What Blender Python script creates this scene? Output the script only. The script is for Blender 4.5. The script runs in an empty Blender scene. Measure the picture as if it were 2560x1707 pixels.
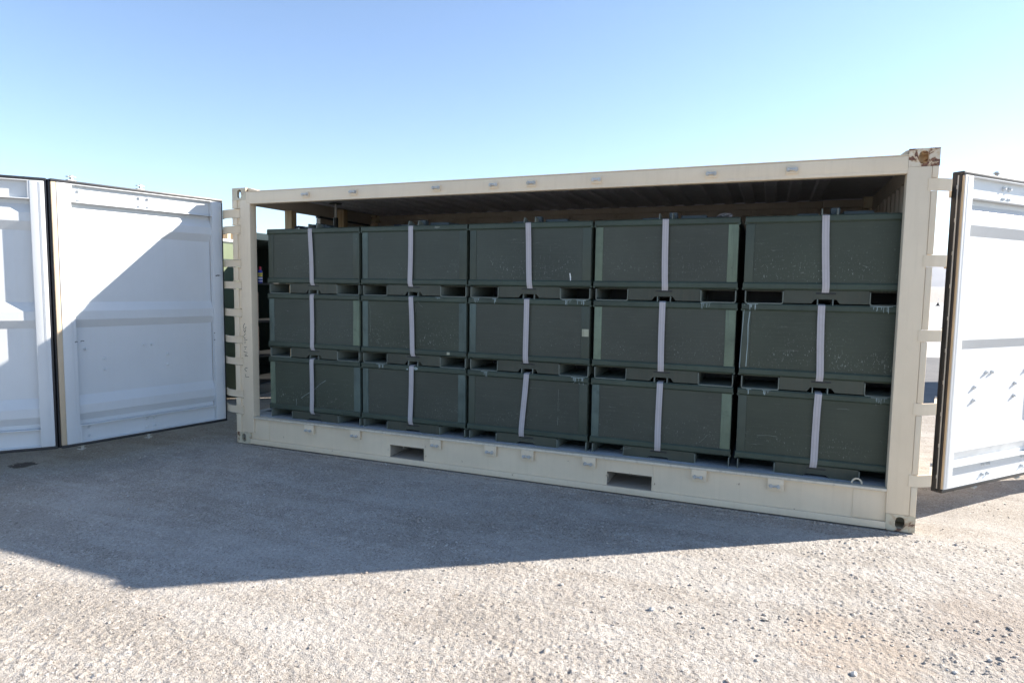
import bpy, bmesh, math, random
import numpy as np
from mathutils import Matrix, Vector
R = math.radians
random.seed(7); rng = np.random.default_rng(11)
scene = bpy.context.scene
COL = scene.collection

# ------------------------------------------------------------------ camera
cd = bpy.data.cameras.new("camera"); cam = bpy.data.objects.new("camera", cd); COL.objects.link(cam)
cam.location = (5.0827, -5.0035, 1.6383)
cam.rotation_euler = (1.4872, -0.0143, 0.3854)
cd.sensor_width = 36; cd.lens = 22.534
cd.clip_start = 0.05; cd.clip_end = 30000
scene.camera = cam
# ------------------------------------------------------------------ light
SX, SY, SZ = 4.084, 2.701, 2.591            # direction towards the sun
az = math.atan2(SX, SY); el = math.atan2(SZ, math.hypot(SX, SY))
w = bpy.data.worlds.new("World"); scene.world = w; w.use_nodes = True
nt = w.node_tree; nt.nodes.clear()
sky = nt.nodes.new("ShaderNodeTexSky"); sky.sky_type = 'NISHITA'; sky.sun_disc = False
sky.sun_elevation = el; sky.sun_rotation = az
sky.altitude = 800; sky.air_density = 1.0; sky.dust_density = 0.25; sky.ozone_density = 1.4
bg = nt.nodes.new("ShaderNodeBackground"); bg.inputs[1].default_value = 0.08
wo = nt.nodes.new("ShaderNodeOutputWorld")
tint = nt.nodes.new('ShaderNodeMix'); tint.data_type = 'RGBA'; tint.blend_type = 'MULTIPLY'; tint.inputs[0].default_value = 1; tint.inputs[7].default_value = (.96, .995, 1.05, 1)
nt.links.new(sky.outputs[0], tint.inputs[6]); nt.links.new(tint.outputs[2], bg.inputs[0]); nt.links.new(bg.outputs[0], wo.inputs[0])
sd = bpy.data.lights.new("sun", 'SUN'); sd.energy = 5.0; sd.angle = R(0.53); sd.color = (1.0, 0.92, 0.82)
sun = bpy.data.objects.new("sun", sd); COL.objects.link(sun)
sun.rotation_euler = Vector((SX, SY, SZ)).to_track_quat('Z', 'Y').to_euler()
sun.location = (20, 13, 13)
vs = scene.view_settings
vs.view_transform = 'Standard'; vs.look = 'None'; vs.gamma = 1; vs.exposure = 1.64
scene.cycles.max_bounces = 8; scene.cycles.diffuse_bounces = 5
scene.cycles.volume_bounces = 0

# ------------------------------------------------------------------ materials
def newmat(name):
    m = bpy.data.materials.new(name); m.use_nodes = True
    return m, m.node_tree.nodes, m.node_tree.links, m.node_tree.nodes["Principled BSDF"]
def coords(N, Lk, scale=(1, 1, 1), rnd=True):
    tc = N.new("ShaderNodeTexCoord"); mp = N.new("ShaderNodeMapping"); mp.inputs['Scale'].default_value = scale
    Lk.new(tc.outputs['Object'], mp.inputs[0])
    if rnd:
        oi = N.new("ShaderNodeObjectInfo"); ml = N.new("ShaderNodeMath"); ml.operation = 'MULTIPLY'; ml.inputs[1].default_value = 57.0
        Lk.new(oi.outputs['Random'], ml.inputs[0])
        Lk.new(ml.outputs[0], mp.inputs['Location'])
    return mp.outputs[0]
def noise(N, Lk, v, sc, det=4, ro=.55, dist=0):
    n = N.new("ShaderNodeTexNoise"); n.inputs['Scale'].default_value = sc; n.inputs['Detail'].default_value = det
    n.inputs['Roughness'].default_value = ro; n.inputs['Distortion'].default_value = dist
    Lk.new(v, n.inputs['Vector']); return n.outputs['Fac']
def ramp(N, Lk, f, pts):
    r = N.new("ShaderNodeValToRGB"); e = r.color_ramp.elements
    while len(e) < len(pts): e.new(.5)
    for i, (p, c) in enumerate(pts):
        e[i].position = p; e[i].color = (*c, 1) if len(c) == 3 else c
    Lk.new(f, r.inputs[0]); return r.outputs[0]
def mix(N, Lk, f, a, b, typ='MIX'):
    m = N.new("ShaderNodeMix"); m.data_type = 'RGBA'; m.blend_type = typ
    if isinstance(f, (int, float)): m.inputs[0].default_value = f
    else: Lk.new(f, m.inputs[0])
    for s, x in ((6, a), (7, b)):
        if isinstance(x, tuple): m.inputs[s].default_value = (*x, 1)
        else: Lk.new(x, m.inputs[s])
    return m.outputs[2]
def mul(N, Lk, a, b, op='MULTIPLY'):
    m = N.new("ShaderNodeMath"); m.operation = op
    for s, x in ((0, a), (1, b)):
        if isinstance(x, (int, float)): m.inputs[s].default_value = x
        else: Lk.new(x, m.inputs[s])
    return m.outputs[0]
def bump(N, Lk, h, bs, strength=.3, dist=.01):
    b = N.new("ShaderNodeBump"); b.inputs['Strength'].default_value = strength; b.inputs['Distance'].default_value = dist
    Lk.new(h, b.inputs['Height']); Lk.new(b.outputs[0], bs.inputs['Normal'])
B3 = lambda v: (v, v, v)

def paint(name, col, rough=.5, var=.12, dirt=(.18, .14, .1), dirt_amt=.25, chips=None, chip_lo=.68, streak=True, spec=.4, peel=.05, metallic=0):
    m, N, Lk, bs = newmat(name)
    v = coords(N, Lk)
    big = noise(N, Lk, v, 2.2, 5, .6)
    lo = tuple(c*(1-var) for c in col); hi = tuple(min(1, c*(1+var)) for c in col)
    c = ramp(N, Lk, big, [(.3, lo), (.7, hi)])
    if streak:
        vs_ = coords(N, Lk, (14, 14, .8))
        st = noise(N, Lk, vs_, 2.5, 4, .6)
        f = ramp(N, Lk, st, [(.52, B3(0)), (.8, B3(dirt_amt))])
        c = mix(N, Lk, f, c, dirt)
    d2 = noise(N, Lk, v, 9, 6, .7)
    c = mix(N, Lk, ramp(N, Lk, d2, [(.55, B3(0)), (.85, B3(dirt_amt))]), c, dirt)
    if chips:
        cn = noise(N, Lk, v, 26, 5, .75)
        msk = noise(N, Lk, v, 3.1, 3, .5)
        f = mul(N, Lk, ramp(N, Lk, cn, [(chip_lo, B3(0)), (chip_lo+.02, B3(1))]), ramp(N, Lk, msk, [(.48, B3(0)), (.58, B3(1))]))
        c = mix(N, Lk, f, c, chips)
    Lk.new(c, bs.inputs['Base Color'])
    rr = ramp(N, Lk, d2, [(.3, B3(max(.05, rough-.08))), (.75, B3(min(1, rough+.15)))])
    Lk.new(rr, bs.inputs['Roughness']); bs.inputs['Specular IOR Level'].default_value = spec
    bs.inputs['Metallic'].default_value = metallic
    n3 = noise(N, Lk, v, 60, 3, .6)
    bump(N, Lk, n3, bs, peel, .004)
    return m

CREAM = (.72, .605, .445)
M = {}
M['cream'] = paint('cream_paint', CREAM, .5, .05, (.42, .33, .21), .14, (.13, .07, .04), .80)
M['edge_rust'] = paint('rust_tinged_edge', (.64, .52, .36), .6, .12, (.45, .28, .12), .6, (.22, .10, .05), .70)
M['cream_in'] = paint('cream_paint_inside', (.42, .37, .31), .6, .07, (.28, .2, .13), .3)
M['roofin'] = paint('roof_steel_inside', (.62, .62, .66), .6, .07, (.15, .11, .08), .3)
M['sill'] = paint('worn_blue_grey_steel', (.36, .39, .41), .55, .2, (.16, .15, .14), .6, (.62, .56, .46), .60)
M['tread'] = paint('worn_sill_lip', (.60, .54, .43), .5, .1, (.25, .2, .15), .5, (.16, .12, .12), .66)
M['white'] = paint('white_door_paint', (.575, .60, .615), .38, .03, (.5, .47, .42), .10)
M['tan'] = paint('tan_outer_skin', (.50, .40, .28), .5, .06, (.3, .22, .14), .25)
M['steel'] = paint('galvanised_steel', (.50, .50, .48), .5, .15, (.22, .18, .13), .7, metallic=.15)
M['gasket'] = paint('black_rubber', (.016, .017, .02), .42, .2, (.07, .07, .07), .3, spec=.5)
M['black'] = paint('dark_steel', (.02, .022, .022), .5, .2, (.05, .05, .05), .3)
M['rail'] = paint('olive_rail_paint', (.040, .058, .042), .5, .22, (.03, .034, .03), .5, (.20, .22, .20), .70)
M['base'] = paint('olive_base_paint', (.052, .059, .043), .55, .2, (.09, .08, .055), .5, (.2, .2, .17), .78)
M['edge'] = paint('worn_olive_edge', (.15, .17, .145), .55, .2, (.08, .09, .07), .5)
M['post_dark'] = paint('olive_post', (.050, .064, .048), .5, .2, (.04, .05, .04), .4, (.14, .17, .14), .68)
M['post_pale'] = paint('faded_green_post', (.14, .18, .125), .6, .3, (.06, .08, .06), .85, (.05, .06, .05), .66)
M['post_blue'] = paint('faded_bluish_post', (.088, .120, .105), .6, .35, (.045, .06, .05), .8, (.2, .24, .22), .68)
M['webdark'] = paint('dark_webbing', (.07, .075, .12), .9, .3)
M['greenlit'] = paint('sunlit_green_steel', (.125, .16, .095), .5, .06, (.08, .1, .06), .3)  # lit copy of the container green, paler for the sunlit side
M['greendark'] = paint('shaded_green_steel', (.022, .04, .036), .5, .1)  # shaded copy of the same green, darkness put into the colour
M['bluebeam'] = paint('blue_green_beam', (.05, .068, .075), .5, .12, (.04, .05, .05), .4)
M['beam'] = paint('shade_darkened_beam', (.035, .048, .052), .95, .1, (.04, .05, .05), .3, spec=.03)  # matte and darkened in colour, standing in for shade on the top beam
M['can_red'] = paint('red_plastic', (.5, .03, .05), .3, .02, dirt_amt=.05)
M['can_blue'] = paint('blue_can', (.03, .05, .32), .3, .03, dirt_amt=.05)
M['can_yellow'] = paint('yellow_print', (.7, .58, .05), .4, .03, dirt_amt=.05)
M['can_white'] = paint('white_print', (.75, .75, .8), .4, .03, dirt_amt=.05)
M['brown'] = paint('brown_canister', (.34, .23, .16), .45, .15, dirt_amt=.4)
M['ink'] = paint('black_marker_ink', (.03, .03, .035), .7, .1, dirt_amt=.1)
M['drip'] = paint('pale_drip', (.30, .37, .37), .6, .3, (.08, .11, .10), .7)
M['tape'] = paint('white_tape', (.72, .74, .72), .5, .04, dirt_amt=.1)
M['sticker'] = paint('grubby_sticker', (.36, .37, .27), .35, .3, (.12, .13, .1), .8, (.75, .75, .7), .62)
M['plank'] = paint('sun_bleached_timber', (.55, .45, .32), .8, .15)
M['carblue'] = paint('blue_vehicle_paint', (.10, .17, .30), .3, .05)
M['glass'] = paint('dark_glass', (.03, .04, .05), .08, .05, dirt_amt=.05)
M['tyre'] = paint('tyre_rubber', (.03, .03, .03), .8, .1)

def mk_rust():
    m, N, Lk, bs = newmat('rusted_cream_casting'); v = coords(N, Lk)
    n = noise(N, Lk, v, 15, 6, .62, .7); n2 = noise(N, Lk, v, 70, 4, .7)
    base = ramp(N, Lk, noise(N, Lk, v, 5, 4), [(.3, (.60, .50, .36)), (.7, (.68, .60, .47))])
    rust = ramp(N, Lk, n2, [(.35, (.055, .022, .016)), (.5, (.15, .06, .035)), (.68, (.32, .16, .08))])
    halo = ramp(N, Lk, n, [(.44, B3(0)), (.50, B3(.6))])
    c = mix(N, Lk, halo, base, (.50, .33, .17))
    c = mix(N, Lk, ramp(N, Lk, n, [(.515, B3(0)), (.535, B3(1))]), c, rust)
    Lk.new(c, bs.inputs['Base Color']); bs.inputs['Roughness'].default_value = .65
    bump(N, Lk, n, bs, .5, .006); return m
M['rust'] = mk_rust()
def mk_rust_light():
    m, N, Lk, bs = newmat('lightly_rusted_casting'); v = coords(N, Lk)
    n = noise(N, Lk, v, 9, 6, .62, .7); n2 = noise(N, Lk, v, 70, 4, .7)
    c = mix(N, Lk, ramp(N, Lk, n, [(.50, B3(0)), (.58, B3(.7))]), (.55, .49, .36), (.40, .27, .16))
    c = mix(N, Lk, ramp(N, Lk, n, [(.58, B3(0)), (.60, B3(1))]), c, ramp(N, Lk, n2, [(.4, (.09, .045, .035)), (.65, (.26, .14, .08))]))
    Lk.new(c, bs.inputs['Base Color']); bs.inputs['Roughness'].default_value = .65
    bump(N, Lk, n, bs, .4, .005); return m
M['rust2'] = mk_rust_light()

def mk_panel(name, col, speck):
    """woven-looking olive panel with a band of pale scratches"""
    m, N, Lk, bs = newmat(name); v = coords(N, Lk)
    big = noise(N, Lk, v, 1.7, 5, .6)
    c = ramp(N, Lk, big, [(.3, tuple(x*.82 for x in col)), (.7, tuple(x*1.18 for x in col))])
    vst = coords(N, Lk, (1.2, 1, 26))
    hs = noise(N, Lk, vst, 3, 3, .5)
    c = mix(N, Lk, ramp(N, Lk, hs, [(.45, B3(0)), (.75, B3(.35))]), c, tuple(x*1.35 for x in col))
    vs2 = coords(N, Lk, (60, 1, 26)); sp = noise(N, Lk, vs2, 1.6, 3, .7)
    sep = N.new("ShaderNodeSeparateXYZ"); tc = N.new("ShaderNodeTexCoord"); Lk.new(tc.outputs['Object'], sep.inputs[0])
    band = ramp(N, Lk, sep.outputs[2], [(.10, B3(.25)), (.26, B3(1)), (.36, B3(.35)), (.55, B3(.05))])
    pat = ramp(N, Lk, noise(N, Lk, v, 4.5, 3, .6), [(.42, B3(.15)), (.54, B3(1))])
    f = mul(N, Lk, mul(N, Lk, ramp(N, Lk, sp, [(.615, B3(0)), (.66, B3(speck*.6))]), band), pat)
    c = mix(N, Lk, f, c, (.42, .46, .42))
    # long faint scratches
    vs3 = coords(N, Lk, (3, 1, 40)); s3 = noise(N, Lk, vs3, 2, 2, .5, 1.5)
    c = mix(N, Lk, mul(N, Lk, ramp(N, Lk, s3, [(.70, B3(0)), (.715, B3(.5)), (.73, B3(0))]), pat), c, (.3, .32, .29))
    Lk.new(c, bs.inputs['Base Color'])
    bs.inputs['Roughness'].default_value = .55; bs.inputs['Specular IOR Level'].default_value = .35
    wv = N.new("ShaderNodeTexWave"); wv.bands_direction = 'Z'; wv.inputs['Scale'].default_value = 90
    Lk.new(v, wv.inputs[0])
    bump(N, Lk, mul(N, Lk, wv.outputs['Fac'], noise(N, Lk, v, 40, 3)), bs, .12, .003)
    return m
M['panelA'] = mk_panel('olive_panel', (.048, .058, .046), .55)
M['panelB'] = mk_panel('brownish_olive_panel', (.051, .058, .045), .45)
M['panelC'] = mk_panel('dark_olive_panel', (.044, .054, .038), .8)

def mk_strap():
    m, N, Lk, bs = newmat('lavender_webbing'); 
    tc = N.new("ShaderNodeTexCoord"); sep = N.new("ShaderNodeSeparateXYZ"); Lk.new(tc.outputs['UV'], sep.inputs[0])
    lines = ramp(N, Lk, sep.outputs[0], [(0, (.36, .345, .355)), (.12, (.46, .445, .46)), (.33, (.36, .34, .35)), (.38, (.49, .475, .49)), (.48, (.44, .41, .42)), (.52, (.44, .41, .42)), (.6, (.49, .475, .49)), (.66, (.36, .34, .35)), (.88, (.46, .445, .46)), (1, (.36, .345, .355))])
    v = coords(N, Lk)
    c = mix(N, Lk, ramp(N, Lk, noise(N, Lk, v, 12, 5, .7), [(.5, B3(0)), (.8, B3(.4))]), lines, (.33, .27, .25))
    Lk.new(c, bs.inputs['Base Color']); bs.inputs['Roughness'].default_value = .85
    wv = N.new("ShaderNodeTexWave"); wv.bands_direction = 'Z'; wv.inputs['Scale'].default_value = 160; Lk.new(v, wv.inputs[0])
    bump(N, Lk, wv.outputs['Fac'], bs, .3, .001); return m
M['strap'] = mk_strap()
def mk_wood():
    m, N, Lk, bs = newmat('raw_timber'); v = coords(N, Lk, (18, 18, 1.1))
    n = noise(N, Lk, v, 2.4, 5, .6, .8)
    c = ramp(N, Lk, n, [(.3, (.26, .17, .085)), (.5, (.42, .31, .17)), (.7, (.52, .40, .24))])
    Lk.new(c, bs.inputs['Base Color']); bs.inputs['Roughness'].default_value = .8; bump(N, Lk, n, bs, .3, .003); return m
M['wood'] = mk_wood()

def mk_ground():
    m, N, Lk, bs = newmat('gravel_ground')
    tc = N.new("ShaderNodeTexCoord"); v = tc.outputs['Object']
    big = noise(N, Lk, v, .55, 5, .6); mid = noise(N, Lk, v, 5, 6, .65)
    c = ramp(N, Lk, big, [(.36, (.315, .288, .252)), (.5, (.370, .342, .306)), (.62, (.405, .382, .350))])
    c = mix(N, Lk, ramp(N, Lk, mid, [(.38, B3(.45)), (.53, B3(0))]), c, (.29, .265, .235))
    c = mix(N, Lk, ramp(N, Lk, mid, [(.56, B3(0)), (.66, B3(.5))]), c, (.48, .455, .42))
    def cells(sc, seedoff):
        mp = N.new("ShaderNodeMapping"); mp.inputs['Location'].default_value = (seedoff, seedoff*.7, 0); Lk.new(v, mp.inputs[0])
        # wobble the cells so no round dots show
        nv = N.new("ShaderNodeTexNoise"); nv.inputs['Scale'].default_value = sc*.8; Lk.new(mp.outputs[0], nv.inputs['Vector'])
        mv = N.new("ShaderNodeMix"); mv.data_type = 'RGBA'; mv.blend_type = 'LINEAR_LIGHT'; mv.inputs[0].default_value = .35/sc
        Lk.new(mp.outputs[0], mv.inputs[6]); Lk.new(nv.outputs['Color'], mv.inputs[7])
        vo = N.new("ShaderNodeTexVoronoi"); vo.inputs['Scale'].default_value = sc; vo.inputs['Randomness'].default_value = 1
        Lk.new(mv.outputs[2], vo.inputs['Vector']); return vo
    v1 = cells(150, 3); v2 = cells(75, 8); v3 = cells(210, 1)
    tone = N.new("ShaderNodeSeparateColor"); Lk.new(v1.outputs['Color'], tone.inputs[0])
    st = ramp(N, Lk, tone.outputs[0], [(0, (.45, .43, .42)), (.08, (.6, .58, .56)), (.15, (.94, .93, .92)), (.75, (1.03, 1.02, 1.0)), (1, (1.32, 1.31, 1.32))])
    c = mix(N, Lk, 1.0, c, st, 'MULTIPLY')
    tone2 = N.new("ShaderNodeSeparateColor"); Lk.new(v2.outputs['Color'], tone2.inputs[0])
    st2 = ramp(N, Lk, tone2.outputs[1], [(0, (.70, .66, .62)), (.12, (.92, .9, .88)), (.85, (1, 1, 1)), (1, (1.25, 1.25, 1.26))])
    c = mix(N, Lk, .7, c, st2, 'MULTIPLY')
    mpb = N.new('ShaderNodeMapping'); mpb.inputs['Scale'].default_value = (.35, 2.2, 1); mpb.inputs['Rotation'].default_value = (0, 0, .35); Lk.new(v, mpb.inputs[0])
    bandn = noise(N, Lk, mpb.outputs[0], 1.6, 6, .65, .6)
    c = mix(N, Lk, ramp(N, Lk, bandn, [(.46, B3(0)), (.62, B3(.4))]), c, (.46, .44, .41))
    c = mix(N, Lk, ramp(N, Lk, bandn, [(.34, B3(.4)), (.46, B3(0))]), c, (.30, .275, .245))
    v4 = cells(30, 5); t4 = N.new("ShaderNodeSeparateColor"); Lk.new(v4.outputs['Color'], t4.inputs[0])
    inside = ramp(N, Lk, v4.outputs['Distance'], [(.22, B3(1)), (.36, B3(0))])
    lightst = mul(N, Lk, ramp(N, Lk, t4.outputs[0], [(.80, B3(0)), (.84, B3(.55))]), inside)
    darkst = mul(N, Lk, ramp(N, Lk, t4.outputs[1], [(.88, B3(0)), (.91, B3(.5))]), inside)
    c = mix(N, Lk, lightst, c, (.56, .53, .49)); c = mix(N, Lk, darkst, c, (.21, .185, .165))
    # reddish earthy patches near right, oil stain near left
    for (px, py, r0, col, amt) in ((5.5, -1.75, .4, (.36, .28, .21), .35), (-1.05, -1.43, .13, (.07, .06, .06), .85), (6.3, -1.3, .6, (.28, .22, .175), .3)):
        vm = N.new("ShaderNodeVectorMath"); vm.operation = 'DISTANCE'; Lk.new(v, vm.inputs[0]); vm.inputs[1].default_value = (px, py, 0)
        d = mul(N, Lk, vm.outputs['Value'], mul(N, Lk, noise(N, Lk, v, 9, 5, .7), .5*r0*2.4), 'SUBTRACT')
        f = ramp(N, Lk, d, [(0, B3(amt)), (max(.01, r0*.25), B3(0))])
        c = mix(N, Lk, f, c, col)
    Lk.new(c, bs.inputs['Base Color']); bs.inputs['Roughness'].default_value = .92; bs.inputs['Specular IOR Level'].default_value = .2
    h = mul(N, Lk, mul(N, Lk, v1.outputs['Distance'], -.55), mul(N, Lk, v2.outputs['Distance'], -.5), 'ADD')
    h = mul(N, Lk, h, mul(N, Lk, v3.outputs['Distance'], -.35), 'ADD')
    h = mul(N, Lk, h, mul(N, Lk, noise(N, Lk, v, 30, 6, .7), 1.1), 'ADD')
    h = mul(N, Lk, h, mul(N, Lk, noise(N, Lk, v, 160, 4, .7), .5), 'ADD')
    bump(N, Lk, h, bs, .65, .0065)
    return m
M['ground'] = mk_ground()
def mk_flat(name, a, b, sc, rough=.9, bs_=.4):
    m, N, Lk, bs = newmat(name); tc = N.new("ShaderNodeTexCoord"); v = tc.outputs['Object']
    c = ramp(N, Lk, noise(N, Lk, v, sc, 8, .7), [(.35, a), (.65, b)])
    c = mix(N, Lk, ramp(N, Lk, noise(N, Lk, v, 45, 4, .8), [(.5, B3(0)), (.7, B3(.5))]), c, tuple(x*.6 for x in a))
    Lk.new(c, bs.inputs['Base Color']); bs.inputs['Roughness'].default_value = rough
    bump(N, Lk, noise(N, Lk, v, 60, 5, .7), bs, bs_, .01); return m
M['asphalt'] = mk_flat('old_asphalt', (.10, .10, .10), (.16, .155, .15), .8)
M['apron'] = mk_flat('pale_concrete', (.38, .37, .35), (.46, .45, .43), .08, bs_=.1)
M['hill'] = mk_flat('desert_hill_rock', (.17, .13, .10), (.26, .21, .165), .002, bs_=.1)
def mk_stone():
    m, N, Lk, bs = newmat('loose_stone'); v = coords(N, Lk, rnd=False)
    vo = N.new("ShaderNodeTexVoronoi"); vo.inputs['Scale'].default_value = 14; Lk.new(v, vo.inputs['Vector'])
    s = N.new("ShaderNodeSeparateColor"); Lk.new(vo.outputs['Color'], s.inputs[0])
    c = ramp(N, Lk, s.outputs[0], [(0, (.33, .295, .26)), (.3, (.38, .345, .305)), (.6, (.42, .385, .34)), (.8, (.42, .345, .28)), (1, (.55, .53, .50))])
    Lk.new(c, bs.inputs['Base Color']); bs.inputs['Roughness'].default_value = .9; return m
M['stone'] = mk_stone()

# ------------------------------------------------------------------ mesh helpers
class MB:
    def __init__(s): s.v = []; s.f = []; s.uv = {}
    def add(s, vs_, fs):
        o = len(s.v); s.v += [tuple(x) for x in vs_]; s.f += [tuple(i+o for i in f) for f in fs]
    def box(s, x0, x1, y0, y1, z0, z1, bev=0.0, mat=None):
        if x1 < x0: x0, x1 = x1, x0
        if y1 < y0: y0, y1 = y1, y0
        if z1 < z0: z0, z1 = z1, z0
        if bev > 0:
            bm = bmesh.new(); bmesh.ops.create_cube(bm, size=1)
            for v in bm.verts: v.co = ((v.co.x+.5)*(x1-x0)+x0, (v.co.y+.5)*(y1-y0)+y0, (v.co.z+.5)*(z1-z0)+z0)
            bv = min(bev, .45*min(x1-x0, y1-y0, z1-z0))
            bmesh.ops.bevel(bm, geom=list(bm.edges), offset=bv, segments=2, affect='EDGES', profile=.6)
            bm.verts.index_update()
            vs_ = [v.co.copy() for v in bm.verts]; fs = [[v.index for v in f.verts] for f in bm.faces]; bm.free()
        else:
            vs_ = [Vector(p) for p in ((x0, y0, z0), (x1, y0, z0), (x1, y1, z0), (x0, y1, z0), (x0, y0, z1), (x1, y0, z1), (x1, y1, z1), (x0, y1, z1))]
            fs = [(0, 3, 2, 1), (4, 5, 6, 7), (0, 1, 5, 4), (1, 2, 6, 5), (2, 3, 7, 6), (3, 0, 4, 7)]
        if mat is not None: vs_ = [mat @ v for v in vs_]
        s.add(vs_, fs); return s
    def cyl(s, p0, p1, r0, r1=None, n=14):
        r1 = r0 if r1 is None else r1
        p0 = Vector(p0); p1 = Vector(p1); d = (p1-p0).normalized()
        a = d.orthogonal().normalized(); b = d.cross(a)
        vs_ = []
        for p, r in ((p0, r0), (p1, r1)):
            for i in range(n):
                t = 2*math.pi*i/n; vs_.append(p+a*math.cos(t)*r+b*math.sin(t)*r)
        fs = [(i, (i+1) % n, n+(i+1) % n, n+i) for i in range(n)] + [tuple(range(n))[::-1], tuple(range(n, 2*n))]
        s.add(vs_, fs); return s
    def tube(s, pts, r, n=8):
        pts = [Vector(p) for p in pts]; rings = []
        up = None
        for i, p in enumerate(pts):
            d = (pts[min(i+1, len(pts)-1)]-pts[max(i-1, 0)]).normalized()
            a = d.orthogonal().normalized() if up is None else (up-d*up.dot(d)).normalized()
            up = a; b = d.cross(a)
            rings.append([p+a*math.cos(2*math.pi*k/n)*r+b*math.sin(2*math.pi*k/n)*r for k in range(n)])
        vs_ = [q for r_ in rings for q in r_]
        fs = [(i*n+k, i*n+(k+1) % n, (i+1)*n+(k+1) % n, (i+1)*n+k) for i in range(len(pts)-1) for k in range(n)]
        fs += [tuple(range(n))[::-1], tuple(range((len(pts)-1)*n, len(pts)*n))]
        s.add(vs_, fs); return s
    def prism(s, prof, a0, a1, axes='xz', along='y'):
        """closed 2-D profile in the two axes, extruded along the third"""
        ix = {'x': 0, 'y': 1, 'z': 2}; n = len(prof); vs_ = []
        for a in (a0, a1):
            for p in prof:
                q = [0, 0, 0]; q[ix[axes[0]]] = p[0]; q[ix[axes[1]]] = p[1]; q[ix[along]] = a; vs_.append(q)
        fs = [tuple(range(n))[::-1], tuple(range(n, 2*n))] + [(i, (i+1) % n, n+(i+1) % n, n+i) for i in range(n)]
        s.add(vs_, fs); return s
    def sheet(s, prof, a0, a1, th, axes='xz', along='y'):
        """open 2-D profile thickened in its second axis and extruded"""
        ix = {'x': 0, 'y': 1, 'z': 2}; n = len(prof); vs_ = []
        for t in (0, th):
            for a in (a0, a1):
                for p in prof:
                    q = [0, 0, 0]; q[ix[axes[0]]] = p[0]; q[ix[axes[1]]] = p[1]+t; q[ix[along]] = a; vs_.append(q)
        fs = []
        for k in (0, 2): fs += [(k*n+i, k*n+i+1, (k+1)*n+i+1, (k+1)*n+i) for i in range(n-1)]
        fs += [(i, i+1, 2*n+i+1, 2*n+i) for i in range(n-1)] + [(n+i, n+i+1, 3*n+i+1, 3*n+i) for i in range(n-1)]
        fs += [(0, n, 3*n, 2*n), (n-1, 2*n-1, 4*n-1, 3*n-1)]
        s.add(vs_, fs); return s
    def ribbon(s, pts, wid, th, nrm):
        """flat stroke along pts, in the plane with normal nrm"""
        pts = [Vector(p) for p in pts]; nrm = Vector(nrm).normalized()
        L_ = []
        for i, p in enumerate(pts):
            d = (pts[min(i+1, len(pts)-1)]-pts[max(i-1, 0)]).normalized(); sd_ = d.cross(nrm).normalized()*(wid[i] if isinstance(wid, list) else wid)*.5
            L_.append([p-sd_, p+sd_, p+sd_+nrm*th, p-sd_+nrm*th])
        vs_ = [q for l in L_ for q in l]; m_ = len(pts)
        fs = [(i*4+k, i*4+(k+1) % 4, (i+1)*4+(k+1) % 4, (i+1)*4+k) for i in range(m_-1) for k in range(4)]
        fs += [(0, 1, 2, 3)[::-1], tuple((m_-1)*4+k for k in range(4))]
        s.add(vs_, fs); return s
    def build(s, name, mat, parent=None, loc=None, smooth=True, mats=None, fm=None):
        me = bpy.data.meshes.new(name); me.from_pydata(s.v, [], s.f)
        bm = bmesh.new(); bm.from_mesh(me); bmesh.ops.recalc_face_normals(bm, faces=bm.faces); bm.to_mesh(me); bm.free()
        me.materials.append(mat)
        if smooth:
            me.polygons.foreach_set('use_smooth', [True]*len(me.polygons)); me.set_sharp_from_angle(angle=R(32))
        o = bpy.data.objects.new(name, me); COL.objects.link(o)
        if parent is not None: o.parent = parent
        if loc is not None: o.location = loc
        return o
def empty(name, label, cat, loc=(0, 0, 0), rz=0, group=None):
    o = bpy.data.objects.new(name, None); COL.objects.link(o); o.location = loc; o.rotation_euler = (0, 0, rz)
    o.empty_display_size = .1
    o['label'] = label; o['category'] = cat
    if group: o['group'] = group
    return o
def tag(o, label=None, cat=None, group=None, kind=None):
    for k, v in (('label', label), ('category', cat), ('group', group), ('kind', kind)):
        if v: o[k] = v
    return o
def copy_tree(o, parent=None):
    c = o.copy(); COL.objects.link(c); c.parent = parent
    for ch in list(o.children): copy_tree(ch, c)
    return c

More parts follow.
